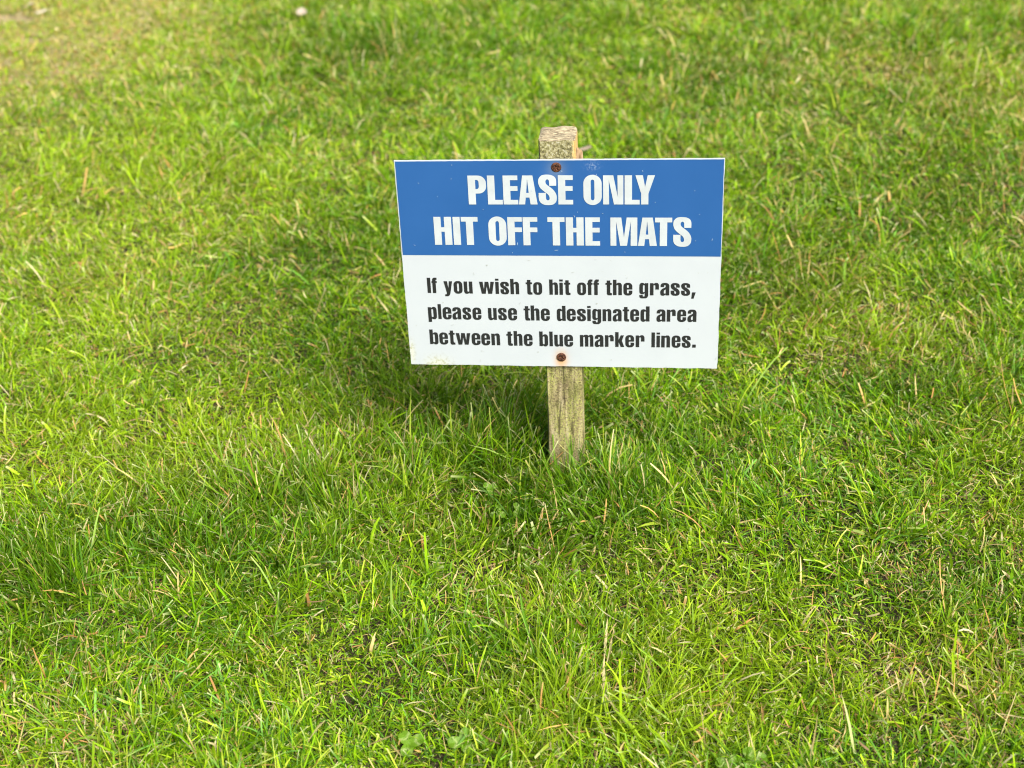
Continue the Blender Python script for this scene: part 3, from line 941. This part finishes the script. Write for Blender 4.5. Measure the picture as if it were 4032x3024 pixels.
def special():
    """single long blades and stalks the eye picks out, each on its own root"""
    G1, G2, S1, P1 = (.27, .42, .07), (.15, .31, .015), (.60, .46, .20), (.52, .56, .22)
    #   x, y, length, width, azimuth(deg), lean, bend, colour, tip
    R = [(-.055, .035, .125, .0032, 178, 1.20, .30, G1, P1), (-.03, -.02, .11, .0028, 245, .45, .55, G2, G2), (-.01, -.025, .10, .0030, 262, .35, .40, G1, G1),
         (.012, -.012, .085, .0030, 100, .18, .15, G2, G2), (-.012, -.012, .09, .0026, 110, .20, .10, G2, G2), (.004, -.015, .07, .0028, 75, .25, .2, G1, G1), (-.020, -.02, .075, .0028, 120, .3, .3, G2, G1),
         (.02, -.02, .10, .0026, 330, .5, .7, G2, G2), (.03, -.03, .10, .0028, 300, .6, .6, G1, P1), (-.045, .0, .12, .0028, 200, .6, .7, G1, P1), (-.12, .06, .11, .0030, 160, .7, .8, G1, G1),
         (-.10, .03, .10, .0030, 20, .9, .5, G1, P1), (-.75, .035, .05, .0050, 300, 1.2, .2, S1, S1), (-.62, -.24, .09, .0040, 70, .25, .6, G1, G1), (-.56, -.36, .085, .0042, 200, .7, .9, G1, P1),
         (.10, -.47, .08, .0045, 290, .9, .5, G1, P1), (.16, -.50, .09, .0040, 160, .8, .8, G1, P1), (.30, -.34, .075, .0036, 40, .7, .8, G1, P1), (.35, -.53, .07, .0042, 110, .4, .6, P1, S1),
         (-.28, -.44, .08, .0038, 80, .2, .2, G1, P1), (-.18, -.40, .07, .0042, 10, .9, .6, G1, P1), (.24, .15, .10, .0034, 60, .6, .5, G2, P1), (.26, .20, .12, .0036, 50, .75, .4, G1, G1),
         (.25, .30, .09, .0032, 40, .8, .4, G1, P1), (-.20, -.32, .07, .0046, 95, .3, .5, G1, P1), (.03, -.10, .045, .0028, 80, .5, .2, P1, P1), (-.35, -.30, .08, .0036, 130, .5, .7, G1, P1)]
    a = np.array([r[:7] for r in R], float)
    cm = np.array([r[7] for r in R]); ct = np.array([r[8] for r in R])
    n = len(R)
    blades('long_grass', a[:, 0], a[:, 1], a[:, 2], a[:, 3] * .68, np.radians(a[:, 4]), a[:, 5], a[:, 6], rng.normal(0, .2, n), rng.normal(0, .4, n), cm * .8, cm, ct, np.array([i % 3 != 0 for i in range(n)]))

def outskirts():
    """the same lawn further out than this lens sees: fewer, broader blades"""
    n0 = 95000
    x = rng.uniform(-6.5, 6.5, n0); y = rng.uniform(-3.5, 8.5, n0)
    xl, xr = half_width(y)
    mg = .12 + .06 * np.maximum(0, y)
    inside = (y > -.85) & (y < 3.3) & (x > xl - mg) & (x < xr + mg)
    x, y = x[~inside], y[~inside]; n = len(x)
    dry = f_dry(x, y); lush = vn_l(x, y, .28, 3)
    c = GREENS[rng.choice(len(GREENS), n)] * np.exp(rng.normal(0, .2, n))[:, None]
    st = rng.random(n) < .05 + .15 * dry
    c = np.where(st[:, None], STRAW[rng.choice(len(STRAW), n)], c)
    blades('grass', x, y, np.clip(.045 * np.exp(rng.normal(0, .3, n)) * (.7 + .6 * lush), .015, .1), np.clip(.011 * np.exp(rng.normal(0, .3, n)), .004, .02),
           rng.uniform(0, 6.283, n), np.abs(rng.normal(.6, .35, n)), rng.normal(.6, .4, n), rng.normal(0, .3, n), rng.normal(0, .8, n), c * .7, c, c * 1.1, rng.random(n) < .4)

def understorey():
    """the short close sward that hides the soil between the taller tillers"""
    x, y = scatter(27000, 16000, False)
    n = len(x)
    dry = f_dry(x, y); bare = f_bare(x, y)
    keep = (rng.random(n) > np.clip(bare * .9 + dry * .35, 0, .95)) & ~in_post(x, y)
    x, y, dry = x[keep], y[keep], dry[keep]; n = len(x)
    c = GREENS[rng.choice(len(GREENS), n, p=[.25, .25, .12, .22, .08, .08])] * np.exp(rng.normal(0, .18, n))[:, None]
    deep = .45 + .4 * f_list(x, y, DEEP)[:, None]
    c = c * (1 - deep) + np.array((.060, .150, .004)) * deep  # sward coloured darker so the gaps between tillers look shaded
    st = rng.random(n) < .06 + .35 * dry
    c = np.where(st[:, None], STRAW[rng.choice(len(STRAW), n)] * np.exp(rng.normal(0, .2, n))[:, None], c)
    blades('grass', x, y, np.clip(.0115 * np.exp(rng.normal(0, .3, n)), .005, .025), np.clip(.0013 * np.exp(rng.normal(0, .3, n)), .0006, .003),
           rng.uniform(0, 6.283, n), np.abs(rng.normal(.75, .4, n)), rng.normal(.5, .5, n), rng.normal(0, .5, n), rng.normal(0, 1, n), c * .85, c, c * 1.1, rng.random(n) < .4)

lawn()
understorey()
thatch()
special()
outskirts()

# ------------------------------------------------------------------ clover among the grass
def mat_leaf(name, c, pale):
    m = NT(name)
    at = m.n('ShaderNodeAttribute', attribute_name='mark')
    v = m.pos()
    cc = m.ramp(m.noise(v, 300, 3), [(.3, tuple(k * .85 for k in c)), (.7, tuple(k * 1.12 for k in c))])
    cc = m.mix(m.math('MULTIPLY', at.outputs['Fac'], .8), cc, pale)
    b = m.bsdf(cc, .5, .3)
    tr = m.n('ShaderNodeBsdfTranslucent')
    m.l(cc, tr.inputs['Color'])
    mx = m.n('ShaderNodeMixShader')
    mx.inputs[0].default_value = .3
    m.l(b.outputs[0], mx.inputs[1]); m.l(tr.outputs[0], mx.inputs[2])
    return m.done(mx)
MC = mat_leaf('clover_leaf', (.14, .28, .012), (.36, .46, .14))
MS = mat_plain('clover_stalk', (.20, .30, .07), .5)
def leaflet_mesh(r):
    NR, NA = 8, 24
    co, mark, q = [], [], []
    for i in range(NR + 1):
        f = i / NR
        for k in range(NA):
            a = 2 * math.pi * k / NA
            rr = r * (.92 + .08 * math.cos(2 * a)) * (1 - .16 * math.exp(-(a if a < math.pi else a - 2 * math.pi) ** 2 / .12))
            px, py = r * .98 + f * rr * math.cos(a), f * rr * math.sin(a) * .94
            pz = .28 * abs(py) - .10 * (px - r) ** 2 / r + .0004 * math.sin(px * 2500)
            co.append((px, py, pz))
            d = px / r - (.75 + .55 * abs(py) / r)
            mark.append(math.exp(-(d / .16) ** 2))
    for i in range(NR):
        for k in range(NA):
            q.append((i * NA + k, i * NA + (k + 1) % NA, (i + 1) * NA + (k + 1) % NA, (i + 1) * NA + k))
    me = bpy.data.meshes.new('leaflet')
    me.from_pydata(co, [], q)
    at = me.attributes.new('mark', 'FLOAT', 'POINT')
    at.data.foreach_set('value', mark)
    for p in me.polygons:
        p.use_smooth = True
    me.materials.append(MC)
    return me
def tube_mesh(name, pts, rad, mat, parent, ns=7):
    bm = bmesh.new()
    rings = []
    for i, p in enumerate(pts):
        d = (pts[min(i + 1, len(pts) - 1)] - pts[max(i - 1, 0)]).normalized()
        a = d.orthogonal().normalized(); b = d.cross(a)
        rings.append([bm.verts.new(p + (a * math.cos(t) + b * math.sin(t)) * rad) for t in [2 * math.pi * k / ns for k in range(ns)]])
    for r0, r1 in zip(rings[:-1], rings[1:]):
        for k in range(ns):
            bm.faces.new((r0[k], r0[(k + 1) % ns], r1[(k + 1) % ns], r1[k]))
    return from_bm(name, bm, mat, parent, True)
def clover(x, y, h, r, spin, tilt, tdir, label, group):
    gz = float(ground_z(np.array([x]), np.array([y]))[0])
    t = thing('clover', label, 'clover', (x, y, gz), (0, 0, 0), group)
    dx = .25 * h
    pts = [Vector((-dx * math.cos(tdir) * (1 - s) ** 2, -dx * math.sin(tdir) * (1 - s) ** 2, h * s)) for s in (0, .2, .4, .6, .8, 1)]
    tube_mesh('stalk', pts, .0006, MS, t)
    me = leaflet_mesh(r)
    Rt = Matrix.Rotation(tilt, 4, Vector((-math.sin(tdir), math.cos(tdir), 0)))
    for k in range(3):
        o = bpy.data.objects.new('leaflet', me)
        COL.objects.link(o)
        o.parent = t
        o.matrix_local = Matrix.Translation((0, 0, h)) @ Rt @ Matrix.Rotation(spin + k * 2.094 + random.uniform(-.12, .12), 4, 'Z') @ Matrix.Rotation(-.12, 4, 'Y')
    return t
cg = 'clover leaves among the grass'
# (the feet are set nearer the lens than where the leaf is seen against the soil, because each leaf stands up on its stalk)
clover(-.100, -.073, .031, .0058, .55, .45, -1.5, 'small pale-marked clover leaf below the foot of the post, highest of its group', cg)
clover(-.085, -.122, .023, .0062, 1.7, .55, -1.3, 'dark green clover leaf standing just below the pale-marked one', cg)
clover(-.058, -.114, .022, .0062, .2, .70, -.6, 'narrow tilted clover leaf nearest below the foot of the post', cg)
clover(-.143, -.545, .010, .0092, .3, .35, -1.6, 'broad pale green clover leaf at the bottom edge, left of the post line', cg)
clover(-.083, -.540, .009, .0095, 1.2, .35, -1.4, 'broad shaded clover leaf deep in the grass at the bottom edge', cg)
clover(.212, -.562, .009, .0085, .8, .30, -1.7, 'round clover leaf half hidden in grass at the bottom, right of the post', cg)
clover(.238, -.552, .009, .0085, 2.2, .30, -1.2, 'rightmost round clover leaf in the grass at the bottom edge', cg)

# ------------------------------------------------------------------ stray bits lying on the lawn
def flake(name, label, cat, x, y, z, ln, wd, az, cup, mat, tilt=.2, group=None):
    """a curled leaf or petal: a cupped, pointed oval with real thickness"""
    bm = bmesh.new()
    NU, NV = 10, 6
    top, bot = [], []
    for i in range(NU + 1):
        u = i / NU * 2 - 1
        w = wd * .5 * math.sqrt(max(.004, 1 - abs(u) ** 2.3))
        rt, rb = [], []
        for j in range(NV + 1):
            v = j / NV * 2 - 1
            px, py = u * ln * .5, v * w
            pz = cup * (v * v * w + .5 * u * u * ln * .5) + .0006 * mnoise.noise(Vector((px * 200, py * 200, ln * 99)))
            rt.append(bm.verts.new((px, py, pz)))
            rb.append(bm.verts.new((px, py, pz - .0005)))
        top.append(rt); bot.append(rb)
    for i in range(NU):
        for j in range(NV):
            bm.faces.new((top[i][j], top[i + 1][j], top[i + 1][j + 1], top[i][j + 1]))
            bm.faces.new((bot[i][j], bot[i][j + 1], bot[i + 1][j + 1], bot[i + 1][j]))
        bm.faces.new((top[i][0], bot[i][0], bot[i + 1][0], top[i + 1][0]))
        bm.faces.new((top[i][NV], top[i + 1][NV], bot[i + 1][NV], bot[i][NV]))
    for j in range(NV):
        bm.faces.new((top[0][j], top[0][j + 1], bot[0][j + 1], bot[0][j]))
        bm.faces.new((top[NU][j], bot[NU][j], bot[NU][j + 1], top[NU][j + 1]))
    bmesh.ops.recalc_face_normals(bm, faces=bm.faces)
    o = from_bm(name, bm, mat, None, True)
    gz = float(ground_z(np.array([x]), np.array([y]))[0])
    o.location = (x, y, gz + z)
    o.rotation_euler = (tilt, -tilt * .6, az)
    o['label'] = label
    o['category'] = cat
    if group: o['group'] = group
    return o
MPET = mat_plain('pale_petal', (.37, .31, .25), .6, .2)
MDRY = mat_plain('pale_dry_leaf', (.27, .22, .16), .8, .1)
MCLP = mat_plain('bleached_clipping', (.50, .44, .33), .7, .2)
flake('petal', 'pale pinkish white petal on the grass far behind the sign, upper left', 'petal', -.862, 2.215, .033, .034, .026, 1.1, .55, MPET, .35)
flake('dry_leaf', 'pale brown dry leaf on the grass behind the top of the post, to its right', 'leaf', -.030, 1.235, 0.022, .030, .012, .45, .4, MDRY, .2)
flake('dry_clipping', 'bleached clipping on bare ground at the top left corner, the upper one', 'clipping', -1.705, 2.385, .022, .036, .011, -.75, .3, MCLP, .3, 'bleached clippings at the top left')
flake('dry_clipping', 'bleached clipping on bare ground at the top left corner, the lower one', 'clipping', -1.645, 2.305, .022, .036, .011, .45, .3, MCLP, .3, 'bleached clippings at the top left')
